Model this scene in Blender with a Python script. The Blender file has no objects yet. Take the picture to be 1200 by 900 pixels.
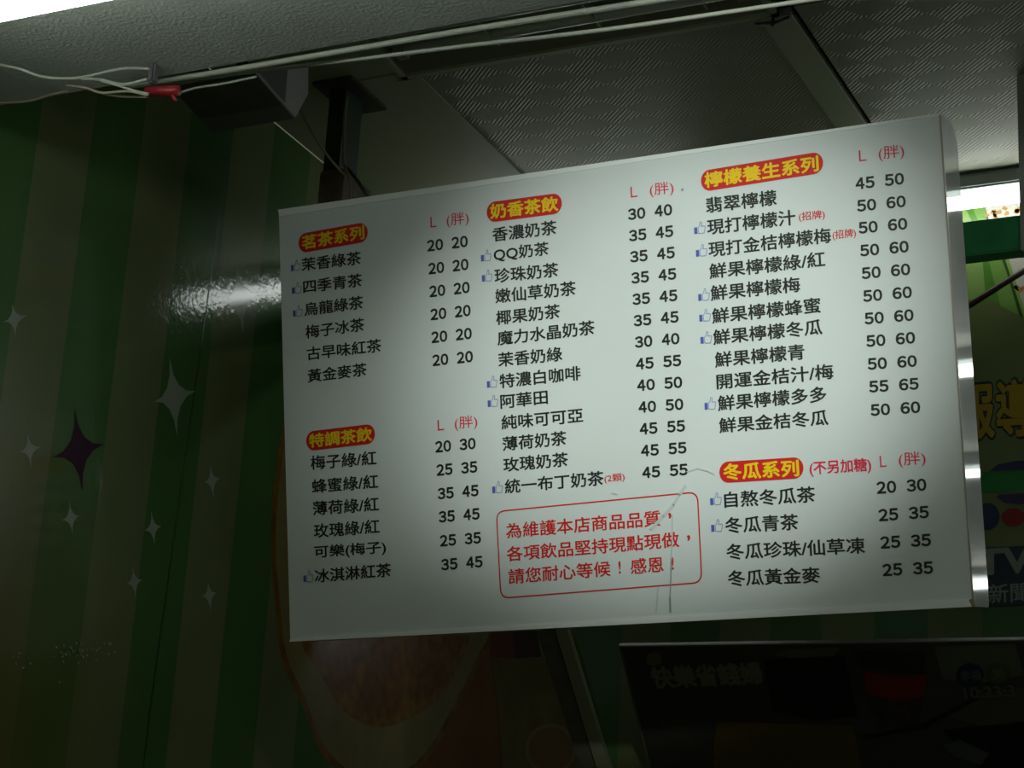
import bpy, bmesh, math, random
from mathutils import Vector, Matrix
random.seed(5)
scn = bpy.context.scene
COL = scn.collection

# ---------------------------------------------------------------- camera
CAMZ = 1.6
F = 2582.845                      # focal length in pixels of a 1200 px wide frame
RC = ((0.9052039, 0.42137056, 0.05525165),
      (-0.09277848, 0.32281599, -0.94190339),
      (-0.41472647, 0.84748846, 0.33130841))   # rows: right, down, forward
RIGHT, DOWN, FWD = (Vector(r) for r in RC)
EYE = Vector((0, 0, CAMZ))
cam = bpy.data.objects.new('camera', bpy.data.cameras.new('camera'))
COL.objects.link(cam)
cam.data.sensor_width = 36.0
cam.data.lens = F / 1200 * 36
cam.data.clip_start = 0.05
m = Matrix((RIGHT, -DOWN, -FWD)).transposed().to_4x4()
m.translation = EYE
cam.matrix_world = m
scn.camera = cam

# ---------------------------------------------------------------- world, exposure, big lamps
w = bpy.data.worlds.new('world'); scn.world = w; w.use_nodes = True
w.node_tree.nodes['Background'].inputs[0].default_value = (1.0, 1.0, 0.72, 1)
w.node_tree.nodes['Background'].inputs[1].default_value = 0.10
vs = scn.view_settings
vs.view_transform = 'Standard'; vs.look = 'None'; vs.gamma = 1; vs.use_curve_mapping = False
vs.exposure = 0.38
TUBE_L = 6.6


def spot(name, loc, target, power, angle, blend, size, color=(0.94, 1.0, 0.965)):
    l = bpy.data.lights.new(name, 'SPOT')
    l.energy = power; l.spot_size = math.radians(angle); l.spot_blend = blend
    l.shadow_soft_size = size; l.color = color
    o = bpy.data.objects.new(name, l); COL.objects.link(o)
    o.location = loc
    o.rotation_euler = (Vector(target) - Vector(loc)).to_track_quat('-Z', 'Y').to_euler()
    return o


# added fill spots out of view, brightening the menu face
spot('added_fill_spot', (0.35, 0.25, 2.58), (-1.23, 3.15, 2.86), 275, 17.4, 1.0, 0.05)
spot('added_fill_spot', (0.55, -0.3, 2.35), (-1.64, 3.15, 2.78), 62, 9, 1.0, 0.05)

# ---------------------------------------------------------------- helpers
def srgb(r, g, b):
    f = lambda c: (c / 255 / 12.92) if c / 255 <= 0.04045 else ((c / 255 + 0.055) / 1.055) ** 2.4
    return (f(r), f(g), f(b), 1)


def mat(name, color, rough=0.5, metal=0.0, emit=None, strength=0.0, noise=0.0, scale=30, bump=0.0, bscale=200, coat=0.0, spec=0.5):
    mm = bpy.data.materials.new(name); mm.use_nodes = True
    nt = mm.node_tree; b = nt.nodes['Principled BSDF']
    b.inputs['Base Color'].default_value = color
    b.inputs['Roughness'].default_value = rough
    b.inputs['Metallic'].default_value = metal
    b.inputs['Specular IOR Level'].default_value = spec
    b.inputs['Coat Weight'].default_value = coat
    if emit:
        b.inputs['Emission Color'].default_value = emit
        b.inputs['Emission Strength'].default_value = strength
    tc = nt.nodes.new('ShaderNodeTexCoord')
    if noise:
        n = nt.nodes.new('ShaderNodeTexNoise'); n.inputs['Scale'].default_value = scale; n.inputs['Detail'].default_value = 5
        nt.links.new(tc.outputs['Object'], n.inputs['Vector'])
        hsv = nt.nodes.new('ShaderNodeMixRGB'); hsv.blend_type = 'MULTIPLY'; hsv.inputs[0].default_value = 1
        cr = nt.nodes.new('ShaderNodeMapRange'); cr.inputs['From Min'].default_value = .3; cr.inputs['From Max'].default_value = .7
        cr.inputs['To Min'].default_value = 1 - noise; cr.inputs['To Max'].default_value = 1 + noise * .3
        nt.links.new(n.outputs[0], cr.inputs['Value'])
        hsv.inputs[1].default_value = color
        nt.links.new(cr.outputs[0], hsv.inputs[2]); nt.links.new(hsv.outputs[0], b.inputs['Base Color'])
    if bump:
        n = nt.nodes.new('ShaderNodeTexNoise'); n.inputs['Scale'].default_value = bscale; n.inputs['Detail'].default_value = 3
        nt.links.new(tc.outputs['Object'], n.inputs['Vector'])
        bp = nt.nodes.new('ShaderNodeBump'); bp.inputs['Strength'].default_value = bump; bp.inputs['Distance'].default_value = 0.004
        nt.links.new(n.outputs[0], bp.inputs['Height']); nt.links.new(bp.outputs[0], b.inputs['Normal'])
    return mm


def link(name, me, material, parent=None):
    if material is not None and not me.materials:
        me.materials.append(material)
    o = bpy.data.objects.new(name, me); COL.objects.link(o)
    if parent is not None:
        o.parent = parent
    return o


def from_bm(name, bm, material, parent=None, smooth=False, loc=None):
    bmesh.ops.recalc_face_normals(bm, faces=bm.faces)
    me = bpy.data.meshes.new(name)
    if loc is not None:
        bmesh.ops.translate(bm, verts=bm.verts, vec=-Vector(loc))
    bm.to_mesh(me); bm.free()
    if smooth:
        for p in me.polygons: p.use_smooth = True
    return link(name, me, material, parent)


def empty(name, loc, label, cat, group=None):
    o = bpy.data.objects.new(name, None); COL.objects.link(o); o.location = loc
    return tag(o, label, cat, group)


def tag(o, label, cat, group=None):
    o['label'] = label; o['category'] = cat
    if group: o['group'] = group
    return o


def struct(o):
    o['kind'] = 'structure'; return o


def add_box(bm, lo, hi, bevel=0.0):
    r = bmesh.ops.create_cube(bm, size=1)
    c = [(a + b) / 2 for a, b in zip(lo, hi)]; s = [b - a for a, b in zip(lo, hi)]
    for v in r['verts']:
        v.co = Vector((c[0] + v.co.x * s[0], c[1] + v.co.y * s[1], c[2] + v.co.z * s[2]))
    if bevel:
        es = list({e for v in r['verts'] for e in v.link_edges})
        bmesh.ops.bevel(bm, geom=es, offset=bevel, segments=2, affect='EDGES')


def box(name, lo, hi, material, parent=None, bevel=0.0, off=(0, 0, 0)):
    bm = bmesh.new(); add_box(bm, lo, hi, bevel)
    return from_bm(name, bm, material, parent, loc=off)


def add_tube(bm, pts, r, seg=8):
    pts = [Vector(p) for p in pts]; rings = []
    for i, p in enumerate(pts):
        t = (pts[min(i + 1, len(pts) - 1)] - pts[max(i - 1, 0)]).normalized()
        up = Vector((0, 0, 1)) if abs(t.z) < .9 else Vector((0, 1, 0))
        a = t.cross(up).normalized(); b = t.cross(a)
        rings.append([bm.verts.new(p + (a * math.cos(k * 2 * math.pi / seg) + b * math.sin(k * 2 * math.pi / seg)) * r) for k in range(seg)])
    for i in range(len(rings) - 1):
        for k in range(seg):
            bm.faces.new((rings[i][k], rings[i][(k + 1) % seg], rings[i + 1][(k + 1) % seg], rings[i + 1][k]))
    bm.faces.new(rings[0]); bm.faces.new(rings[-1])


def smooth_pts(pts, n=6):
    pts = [Vector(p) for p in pts]; out = []
    for i in range(len(pts) - 1):
        p0, p1, p2, p3 = pts[max(i - 1, 0)], pts[i], pts[i + 1], pts[min(i + 2, len(pts) - 1)]
        for k in range(n):
            t = k / n
            out.append(.5 * ((2 * p1) + (p2 - p0) * t + (2 * p0 - 5 * p1 + 4 * p2 - p3) * t * t + (3 * p1 - p0 - 3 * p2 + p3) * t ** 3))
    out.append(pts[-1]); return out


def tube(name, pts, r, material, parent=None, seg=8, curve=False, off=(0, 0, 0)):
    bm = bmesh.new(); add_tube(bm, smooth_pts(pts) if curve else pts, r, seg)
    return from_bm(name, bm, material, parent, smooth=True, loc=off)


def ray(px, py):
    return RIGHT * ((px - 600) / F) + DOWN * ((py - 450) / F) + FWD


def at(px, py, p0, n):
    """where the sight line measured on the photograph meets a real plane of the room"""
    d = ray(px, py); n = Vector(n)
    return EYE + d * ((Vector(p0) - EYE).dot(n) / d.dot(n))


class Plane:
    """a surface of the room: origin, unit axes u (right) and v (up), normal towards the viewer"""
    def __init__(s, o, u, v, lift=0.0005):
        s.o, s.u, s.v = Vector(o), Vector(u).normalized(), Vector(v).normalized(); s.n = s.u.cross(s.v); s.k = lift
    def uv(s, px, py):
        p = at(px, py, s.o, s.n) - s.o
        return (p.dot(s.u), p.dot(s.v))
    def pt(s, a, b, lift=0): return s.o + s.u * a + s.v * b + s.n * lift


def poly(name, pl, uvs, material, parent, lift=1):
    bm = bmesh.new()
    f = bm.faces.new([bm.verts.new(pl.pt(a, b, pl.k * lift)) for a, b in uvs])
    f.normal_update()
    if f.normal.dot(pl.n) < 0: f.normal_flip()
    bmesh.ops.triangulate(bm, faces=[f])
    me = bpy.data.meshes.new(name); bm.to_mesh(me); bm.free()
    return link(name, me, material, parent)


def px_poly(name, pl, pts, material, parent, lift=1):
    q = [pl.uv(*p) for p in pts]
    if parent.name == 'wall_back': q = [(min(a, -.656), b) for a, b in q]      # the sheet ends with the wall
    return poly(name, pl, q, material, parent, lift)


def stroke_bm(bm, pl, uvs, wd, lift, closed=False):
    n = len(uvs)
    for i in range(n if closed else n - 1):
        a = Vector(uvs[i]); b = Vector(uvs[(i + 1) % n]); t = (b - a)
        if t.length < 1e-7: continue
        t.normalize(); q = Vector((-t.y, t.x)) * wd / 2; e = t * wd * .3
        c = [a - e - q, b + e - q, b + e + q, a - e + q]
        bm.faces.new([bm.verts.new(pl.pt(p.x, p.y, pl.k * lift)) for p in c])


def stroke(name, pl, uvs, wd, material, parent, lift=1, closed=False):
    bm = bmesh.new(); stroke_bm(bm, pl, uvs, wd, lift, closed)
    me = bpy.data.meshes.new(name); bm.to_mesh(me); bm.free()
    return link(name, me, material, parent)


_tc = {}
def glyphs(s, offset):
    """flat outline of a line of lettering as (verts, faces, bbox) in font units; offset thickens the strokes"""
    if (s, offset) in _tc: return _tc[(s, offset)]
    V, Fc, bb = glyphs0(s)
    if offset:
        n = 8 if offset > .02 else 6
        V2, F2 = list(V), list(Fc)
        for k in range(n):
            d = Vector((math.cos(k * 2 * math.pi / n), math.sin(k * 2 * math.pi / n), 0)) * offset; d.z = -(k + 1)
            b0 = len(V2); V2 += [v + d for v in V]; F2 += [tuple(i + b0 for i in f) for f in Fc]
        bb = (bb[0] - offset, bb[1] - offset, bb[2] + offset, bb[3] + offset)
        V, Fc = V2, F2
    _tc[(s, offset)] = (V, Fc, bb)
    return _tc[(s, offset)]


def numbers(s, offset):
    """two prices side by side, digit by digit"""
    k = ('n', s)
    if k in _tc: return
    V2, F2 = [], []
    for ch, x in zip(s.replace(' ', ''), (0.0, .205, .60, .805)):
        V, Fc, (x0, y0, x1, y1) = glyphs(chr(0xFF10 + int(ch)), offset)
        b0 = len(V2); V2 += [Vector((x + (v.x - x0) / (x1 - x0) * .19, (v.y - y0) / (y1 - y0), v.z)) for v in V]; F2 += [tuple(i + b0 for i in f) for f in Fc]
    _tc[(s, -1)] = (V2, F2, (0, 0, .995, 1)); _tc[k] = 1


def glyphs0(s):
    c = bpy.data.curves.new('t', 'FONT'); c.body = s; c.size = 1; c.resolution_u = 3
    o = bpy.data.objects.new('t', c); COL.objects.link(o)
    dg = bpy.context.evaluated_depsgraph_get()
    me = bpy.data.meshes.new_from_object(o.evaluated_get(dg))
    vs_ = [v.co.copy() for v in me.vertices]; fs = [tuple(p.vertices) for p in me.polygons]
    bpy.data.objects.remove(o); bpy.data.curves.remove(c); bpy.data.meshes.remove(me)
    xs = [v.x for v in vs_]; ys = [v.y for v in vs_]
    return (vs_, fs, (min(xs), min(ys), max(xs), max(ys)))


def text(name, s, pl, l, r, h, material, parent, offset=0.0, lift=2, slant=True):
    """lettering whose box runs from point l to point r (middle of its height, photo pixels), h pixels tall"""
    V, Fc, (x0, y0, x1, y1) = glyphs(s, offset)
    a = Vector(pl.uv(*l)); b = Vector(pl.uv(*r))
    mx, my = (l[0] + r[0]) / 2, (l[1] + r[1]) / 2
    hh = pl.uv(mx, my - h / 2)[1] - pl.uv(mx, my + h / 2)[1]
    tx = (b - a); ln = tx.length; tx = Vector((ln, tx.y * (1 if slant else 0)))
    verts = []
    for v in V:
        fx = (v.x - x0) / (x1 - x0); fy = (v.y - y0) / (y1 - y0) - .5
        u = a.x + (b.x - a.x) * fx; vv = a.y + (b.y - a.y) * fx + fy * hh
        verts.append(pl.pt(u, vv, pl.k * lift + v.z * 4e-5))
    me = bpy.data.meshes.new(name); me.from_pydata(verts, [], Fc); me.update()
    if me.polygons and sum(p.normal.dot(pl.n) for p in me.polygons) < 0: me.flip_normals()
    return link(name, me, material, parent)


def ellipse(c, rx, ry, n=24, rot=0.0):
    return [(c[0] + rx * math.cos(t) * math.cos(rot) - ry * math.sin(t) * math.sin(rot), c[1] + rx * math.cos(t) * math.sin(rot) + ry * math.sin(t) * math.cos(rot)) for t in (k * 2 * math.pi / n for k in range(n))]


# ---------------------------------------------------------------- materials
M_white = mat('white_acrylic', (0.80, 0.84, 0.80, 1), 0.05, noise=.08, scale=12, coat=.3)
M_face = mat('menu_face', (0.66, 0.73, 0.69, 1), 0.35, noise=.03, scale=6)
M_frame = mat('frame_white', (0.82, 0.88, 0.83, 1), 0.3)
M_black = mat('print_black', srgb(28, 32, 30), 0.4)
M_red = mat('print_red', srgb(205, 32, 26), 0.4)
M_pink = mat('print_crimson', srgb(215, 35, 70), 0.4)
M_yellow = mat('print_yellow', srgb(240, 205, 20), 0.4)
M_blue = mat('print_blue', srgb(75, 95, 170), 0.4)
M_bluel = mat('print_pale_blue', srgb(130, 145, 190), 0.4)
M_smudge = mat('grey_smudge', srgb(192, 202, 198), 0.6)
M_smudge2 = mat('dark_smudge', srgb(140, 150, 147), 0.6)
M_tube = mat('lit_tube', (1, 1, 1, 1), 0.3, emit=(0.94, 1.0, 0.97, 1), strength=TUBE_L)
M_batten = mat('batten_grey', (0.28, 0.32, 0.30, 1), 0.4)
M_cap = mat('lamp_cap', (0.6, 0.6, 0.62, 1), 0.3, metal=.8)
M_cable = mat('cable_white', (0.36, 0.39, 0.31, 1), 0.45)
M_cable2 = mat('cable_beige', (0.32, 0.28, 0.20, 1), 0.5)
M_tape = mat('red_tape', (0.30, 0.015, 0.018, 1), 0.4)
M_dark = mat('dark_grey_plastic', (0.075, 0.07, 0.06, 1), 0.5, noise=.2)
M_mid = mat('mid_grey_plastic', (0.10, 0.10, 0.095, 1), 0.5)
M_pale = mat('pale_grey_plastic', (0.42, 0.42, 0.42, 1), 0.45)
M_post = mat('dark_green_paint', (0.03, 0.06, 0.035, 1), 0.45, noise=.3, scale=20)
M_beam = mat('green_steel', (0.05, 0.36, 0.14, 1), 0.4, noise=.25, scale=15)
M_brown = mat('brown_rod', (0.05, 0.02, 0.02, 1), 0.5)
M_wood = mat('brown_block', (0.16, 0.12, 0.08, 1), 0.7, noise=.5, scale=25)
M_gap = mat('dark_gap', (0.01, 0.01, 0.01, 1), 0.9)
M_conduit = mat('white_post', (0.45, 0.47, 0.42, 1), 0.4)


def plaster():
    return mat('rough_plaster', (0.38, 0.42, 0.35, 1), 0.75, noise=.1, scale=6, bump=.7, bscale=160)


def weave_tile():
    """embossed ceiling sheet: lozenges of fine diagonal ribs between smooth ones"""
    mm = mat('embossed_tile', (0.36, 0.36, 0.27, 1), 0.5, noise=.12, scale=4)
    nt = mm.node_tree; N = nt.nodes; L = nt.links; b = N['Principled BSDF']
    tc = N.new('ShaderNodeNewGeometry')
    def wave(rot, sc, prof='SIN'):
        mp = N.new('ShaderNodeMapping'); mp.inputs['Rotation'].default_value[2] = rot
        L.new(tc.outputs['Position'], mp.inputs['Vector'])
        wv = N.new('ShaderNodeTexWave'); wv.wave_profile = prof; wv.inputs['Scale'].default_value = sc
        L.new(mp.outputs[0], wv.inputs['Vector']); return wv.outputs['Fac']
    fine = wave(math.radians(-45), 43)
    mp = N.new('ShaderNodeMapping'); mp.inputs['Rotation'].default_value[2] = math.radians(24); mp.inputs['Scale'].default_value = (13, 22, 0.001); mp.inputs['Location'].default_value[2] = .5
    L.new(tc.outputs['Position'], mp.inputs['Vector'])
    br = N.new('ShaderNodeTexChecker'); br.inputs['Scale'].default_value = 1
    br.inputs['Color1'].default_value = (0, 0, 0, 1); br.inputs['Color2'].default_value = (1, 1, 1, 1)
    L.new(mp.outputs[0], br.inputs['Vector'])
    gt = N.new('ShaderNodeMath'); gt.operation = 'GREATER_THAN'; gt.inputs[1].default_value = .5; L.new(br.outputs['Color'], gt.inputs[0])
    mu = N.new('ShaderNodeMath'); mu.operation = 'MULTIPLY'; L.new(fine, mu.inputs[0]); L.new(gt.outputs[0], mu.inputs[1])
    bp = N.new('ShaderNodeBump'); bp.inputs['Strength'].default_value = 0.36; bp.inputs['Distance'].default_value = 0.002
    L.new(mu.outputs[0], bp.inputs['Height']); L.new(bp.outputs[0], b.inputs['Normal'])
    return mm


def stripe_mat(name, axis, edges_start, pitch, light, dark, extra=None, rough=0.10, spec=.27):
    """vinyl sheet printed with broad vertical stripes along one axis of the wall"""
    mm = mat(name, light, rough, spec=spec)
    nt = mm.node_tree; N = nt.nodes; L = nt.links; b = N['Principled BSDF']
    g = N.new('ShaderNodeNewGeometry'); sx = N.new('ShaderNodeSeparateXYZ'); L.new(g.outputs['Position'], sx.inputs[0])
    def mth(op, a, bb=None, c=None):
        n = N.new('ShaderNodeMath'); n.operation = op
        for i, q in enumerate((a, bb, c)):
            if q is None: continue
            if isinstance(q, (int, float)): n.inputs[i].default_value = q
            else: L.new(q, n.inputs[i])
        return n.outputs[0]
    t = mth('DIVIDE', mth('SUBTRACT', sx.outputs[axis], edges_start), pitch * 2)
    fr = mth('FRACT', t)
    isd = mth('GREATER_THAN', fr, 0.5)
    mix = N.new('ShaderNodeMixRGB'); L.new(isd, mix.inputs[0]); mix.inputs[1].default_value = light; mix.inputs[2].default_value = dark
    out = mix.outputs[0]
    if extra:
        for (cy, cz, r0, r1, colr, amt) in extra:
            dy = mth('SUBTRACT', sx.outputs[axis], cy); dz = mth('SUBTRACT', sx.outputs[2], cz)
            d = mth('SQRT', mth('ADD', mth('MULTIPLY', dy, dy), mth('MULTIPLY', dz, dz)))
            ns = N.new('ShaderNodeTexNoise'); ns.inputs['Scale'].default_value = 9; ns.inputs['Detail'].default_value = 3
            L.new(g.outputs['Position'], ns.inputs['Vector'])
            d = mth('ADD', d, mth('MULTIPLY', mth('SUBTRACT', ns.outputs[0], .5), .15))
            mr = N.new('ShaderNodeMapRange'); L.new(d, mr.inputs['Value'])
            mr.inputs['From Min'].default_value = r0; mr.inputs['From Max'].default_value = r1
            mr.inputs['To Min'].default_value = amt; mr.inputs['To Max'].default_value = 0
            mx = N.new('ShaderNodeMixRGB'); L.new(mr.outputs[0], mx.inputs[0]); L.new(out, mx.inputs[1]); mx.inputs[2].default_value = colr
            out = mx.outputs[0]
    n = N.new('ShaderNodeTexNoise'); n.inputs['Scale'].default_value = 5; L.new(g.outputs['Position'], n.inputs['Vector'])
    mr = N.new('ShaderNodeMapRange'); mr.inputs['To Min'].default_value = .8; mr.inputs['To Max'].default_value = 1.15; L.new(n.outputs[0], mr.inputs['Value'])
    ml = N.new('ShaderNodeMixRGB'); ml.blend_type = 'MULTIPLY'; ml.inputs[0].default_value = 1; L.new(out, ml.inputs[1]); L.new(mr.outputs[0], ml.inputs[2])
    L.new(ml.outputs[0], b.inputs['Base Color'])
    n2 = N.new('ShaderNodeTexNoise'); n2.inputs['Scale'].default_value = 70; n2.inputs['Detail'].default_value = 3; L.new(g.outputs['Position'], n2.inputs['Vector'])
    bp = N.new('ShaderNodeBump'); bp.inputs['Strength'].default_value = .35; bp.inputs['Distance'].default_value = .001
    L.new(n2.outputs[0], bp.inputs['Height']); L.new(bp.outputs[0], b.inputs['Normal'])
    return mm


# ---------------------------------------------------------------- room shell
ZC = CAMZ + 1.9          # ceiling
XL = -2.18               # left wall
YB = 4.05                # back wall
struct(box('floor', (XL - .1, -1.5, -.1), (3.0, 8.1, 0), mat('floor_tile', (0.18, 0.18, 0.16, 1), .5, noise=.2)))
struct(box('wall_right', (3.0, -1.5, 0), (3.1, 8.1, ZC), mat('plain_wall', (0.10, 0.14, 0.08, 1), .6)))
struct(box('wall_far', (XL, 8.0, 0), (3.0, 8.1, ZC), mat('far_wall', (0.10, 0.14, 0.08, 1), .6)))
LG = (0.150, 0.185, 0.085, 1); DG = (0.065, 0.155, 0.045, 1)
M_wl = stripe_mat('striped_vinyl', 1, 2.622, 0.1405, LG, DG,
                  extra=[(2.55, CAMZ + .55, .15, .62, (0.12, 0.11, 0.025, 1), .8), (2.55, CAMZ + .35, .05, .28, (0.14, 0.08, 0.02, 1), .6)])
wall_left = struct(box('wall_left', (XL - .1, -1.5, 0), (XL, 8.0, ZC), M_wl))
PL = Plane((XL, 0, CAMZ), (0, 1, 0), (0, 0, 1), .00015)          # printed face of the left wall
# joint between two vinyl sheets
jm = mat('sheet_joint', (0.02, 0.045, 0.012, 1), .4)
stroke('sheet_joint', PL, [(3.182, 1.9), (3.150, 1.3), (3.12, .7), (3.10, -1.6)], .0035, jm, wall_left, 2)

# ceiling: slab above, sheets hung below it with open joints
ceiling = struct(box('ceiling', (XL, -1.5, ZC + .03), (3.0, 8.0, ZC + .13), M_gap))
M_tile = weave_tile(); M_plain = mat('plain_tile', (0.50, 0.49, 0.35, 1), .6, noise=.1, scale=5)
xs = [XL, -1.845, -1.085, -.325, .435, 1.195, 1.955, 3.0]; ys = [-1.5, -.62, .14, .90, 1.66, 2.43, 3.215, 4.0, 4.78, 5.56, 6.34, 7.12, 8.0]
for i in range(len(xs) - 1):
    for j in range(len(ys) - 1):
        lo = [xs[i] + .002, ys[j] + .002, ZC]; hi = [xs[i + 1] - .002, ys[j + 1] - .002, ZC + .012]
        if i == 1 and j == 5: hi[1] = 2.93             # the recessed lamp takes the rest of this field
        if i == 1 and j == 6: lo[1] = 3.235
        if i == 1: lo[0] += .003
        if i == 2 and j == 6: lo[0] += .006
        box('ceiling_tile', lo, hi, M_plain if i == 0 else M_tile, ceiling, bevel=.001)
# flat joint strips seen between the sheets
M_strip = mat('joint_strip', (0.45, 0.46, 0.34, 1), .55)
box('joint_strip', (-1.862, 3.24, ZC - .003), (-1.812, 4.0, ZC - .0005), M_strip, ceiling)
box('joint_strip', (-1.145, 3.24, ZC - .003), (-1.088, 4.0, ZC - .0005), M_strip, ceiling)
tube('ceiling_hook', [(-1.155, 3.245, ZC - .006), (-1.12, 3.243, ZC - .010), (-1.092, 3.24, ZC - .006)], .003, M_dark, ceiling)
tube('ceiling_hook', [(-1.122, 3.243, ZC - .001), (-1.122, 3.238, ZC - .018)], .0035, M_dark, ceiling)

# plastered soffit over the counter
ZS = CAMZ + 1.5
soffit = struct(box('soffit', (XL, 1.35, ZS), (3.0, 2.43, ZC), plaster()))

# back wall with a slanting left edge
PB = Plane((0, YB, CAMZ), (1, 0, 0), (0, 0, 1))
e0 = Vector(PB.uv(664, 740)); e1 = Vector(PB.uv(714, 900)); sl = (e0 - e1) / (e0.y - e1.y)
def edge_x(z): return e1.x + sl.x * (z - e1.y)
ztop = e1.y + (XL + .0 - e1.x) / sl.x
bw = [(edge_x(.35), -1.6), (-.65, -1.6), (-.65, 1.9), (XL, 1.9), (XL, min(ztop, 1.9)), (edge_x(.35), .35)]
bm = bmesh.new()
f0 = [bm.verts.new(PB.pt(a, b)) for a, b in bw]; f1 = [bm.verts.new(PB.pt(a, b) + Vector((0, .06, 0))) for a, b in bw]
bm.faces.new(f0); bm.faces.new(f1[::-1])
for k in range(len(bw)): bm.faces.new((f0[k], f0[(k + 1) % 6], f1[(k + 1) % 6], f1[k]))
M_wb = stripe_mat('striped_vinyl_back', 0, -1.70, 0.105, (0.105, 0.135, 0.05, 1), (0.05, 0.115, 0.035, 1), rough=.2, spec=.3)
wall_back = struct(from_bm('wall_back', bm, M_wb))


def slanted_bar(name, xa, xb, material, y0, y1):
    """bar along the slanting edge: xa, xb = (pixel x at row 740, pixel x at row 900) of its two sides"""
    P = Plane((0, y0, CAMZ), (1, 0, 0), (0, 0, 1))
    a0, a1 = Vector(P.uv(xa[0], 740)), Vector(P.uv(xa[1], 900)); b0, b1 = Vector(P.uv(xb[0], 740)), Vector(P.uv(xb[1], 900))
    q = [a1 + (a1 - a0) * .9, b1 + (b1 - b0) * .9, b0 + (b0 - b1) * .9, a0 + (a0 - a1) * .9]
    bm = bmesh.new(); s = [bm.verts.new((p.x, y0, CAMZ + p.y)) for p in q]; t = [bm.verts.new((p.x, y1, CAMZ + p.y)) for p in q]
    bm.faces.new(s); bm.faces.new(t[::-1])
    for k in range(4): bm.faces.new((s[k], s[(k + 1) % 4], t[(k + 1) % 4], t[k]))
    return struct(from_bm(name, bm, material))
slanted_bar('trim_1', (651, 699), (665, 714), mat('pale_trim', (0.17, 0.18, 0.10, 1), .5), YB - .022, YB - .001)
slanted_bar('trim_2', (629, 680), (650, 698), mat('grey_trim', (0.09, 0.085, 0.06, 1), .6, noise=.3), YB - .012, YB + .05)

# ---------------------------------------------------------------- prints on the left wall
M_star = mat('print_star', (0.30, 0.35, 0.27, 1), .10, spec=.27); M_starp = mat('print_star_plum', (0.04, 0.008, 0.03, 1), .3, spec=.15)
def star(cx, cy, top, bot, lx, rx, material, tilt=0.095):
    """four-pointed twinkle: centre and the reach of its arms in photo pixels"""
    def q(dx, dy): return (cx + dx + tilt * dy, cy + dy - .26 * dx)
    tips = [q(0, -top), q(rx, 0), q(0, bot), q(-lx, 0)]
    k = .05; out = []
    mids = [q(rx * k, -top * k * .8), q(rx * k, bot * k * .8), q(-lx * k, bot * k * .8), q(-lx * k, -top * k * .8)]
    for i in range(4):
        a, mdl, b = tips[i], mids[i], tips[(i + 1) % 4]
        for t in (0, .25, .5, .75):
            s = 1 - t
            c = mdl
            out.append((s * s * a[0] + 2 * s * t * c[0] + t * t * b[0], s * s * a[1] + 2 * s * t * c[1] + t * t * b[1]))
    px_poly('star_print', PL, out, material, wall_left, 3)
star(203, 465, 46, 46, 22, 26, M_star)
star(281, 350, 40, 42, 24, 24, M_star)
star(92, 528, 50, 48, 30, 30, M_starp)
star(16, 374, 18, 20, 12, 16, M_star)
star(34, 527, 18, 20, 11, 14, M_star)
star(248, 563, 18, 22, 9, 10, M_star)
star(83, 607, 20, 20, 11, 10, M_star)
star(179, 619, 20, 20, 10, 10, M_star)
star(157, 682, 18, 18, 9, 10, M_star)
star(245, 697, 17, 20, 9, 9, M_star)
# sliced orange, fruit behind it, glass of juice
M_rind = mat('print_rind', (0.24, 0.11, 0.015, 1), .2, noise=.5, scale=25)
M_pith = mat('print_pith', (0.24, 0.20, 0.08, 1), .2, noise=.15, scale=15)
M_flesh = mat('print_flesh', (0.27, 0.12, 0.012, 1), .2, noise=.45, scale=40)
M_flesh2 = mat('print_flesh_dark', (0.24, 0.085, 0.008, 1), .2, noise=.45, scale=40)
M_peel = mat('print_peel', (0.22, 0.075, 0.01, 1), .2, noise=.3, scale=6)
px_poly('peel_print', PL, [(560, 742), (590, 760), (600, 800), (610, 850), (650, 905), (640, 960), (420, 990), (400, 905), (470, 880)], M_peel, wall_left, 1)
OC = (3.93, 1.215)
fl = [(3.62, 1.02), (3.596, .921), (3.678, .873), (3.764, .826), (3.861, .812), (3.955, .822), (4.063, .863), (4.174, .921), (4.258, 1.003), (4.317, 1.097), (4.33, 1.25), (4.28, 1.40), (4.15, 1.52), (3.98, 1.57), (3.82, 1.54), (3.70, 1.45), (3.63, 1.30), (3.60, 1.15)]
ri = [(3.446, 1.205), (3.453, 1.08), (3.481, .992), (3.53, .872), (3.617, .803), (3.703, .725), (3.83, .69), (3.98, .70), (4.15, .79), (4.299, .954), (4.38, 1.06), (4.433, 1.132), (4.46, 1.3), (4.40, 1.47), (4.25, 1.62), (4.0, 1.70), (3.75, 1.66), (3.57, 1.53), (3.47, 1.37)]
def round_off(P_):
    n = len(P_); q = smooth_pts([(*P_[(i - 1) % n], 0) for i in range(n + 3)], 4)
    return [(v.x, v.y) for v in q[4:4 + 4 * n]]
fl, ri = round_off(fl), round_off(ri)
sc_ = lambda P_, k, c=OC: [(c[0] + (a - c[0]) * k, c[1] + (b - c[1]) * k) for a, b in P_]
poly('rind_print', PL, ri, M_rind, wall_left, 2)
poly('pith_print', PL, sc_(ri, .965), M_pith, wall_left, 3)
poly('flesh_print', PL, fl, M_flesh, wall_left, 4)
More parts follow.
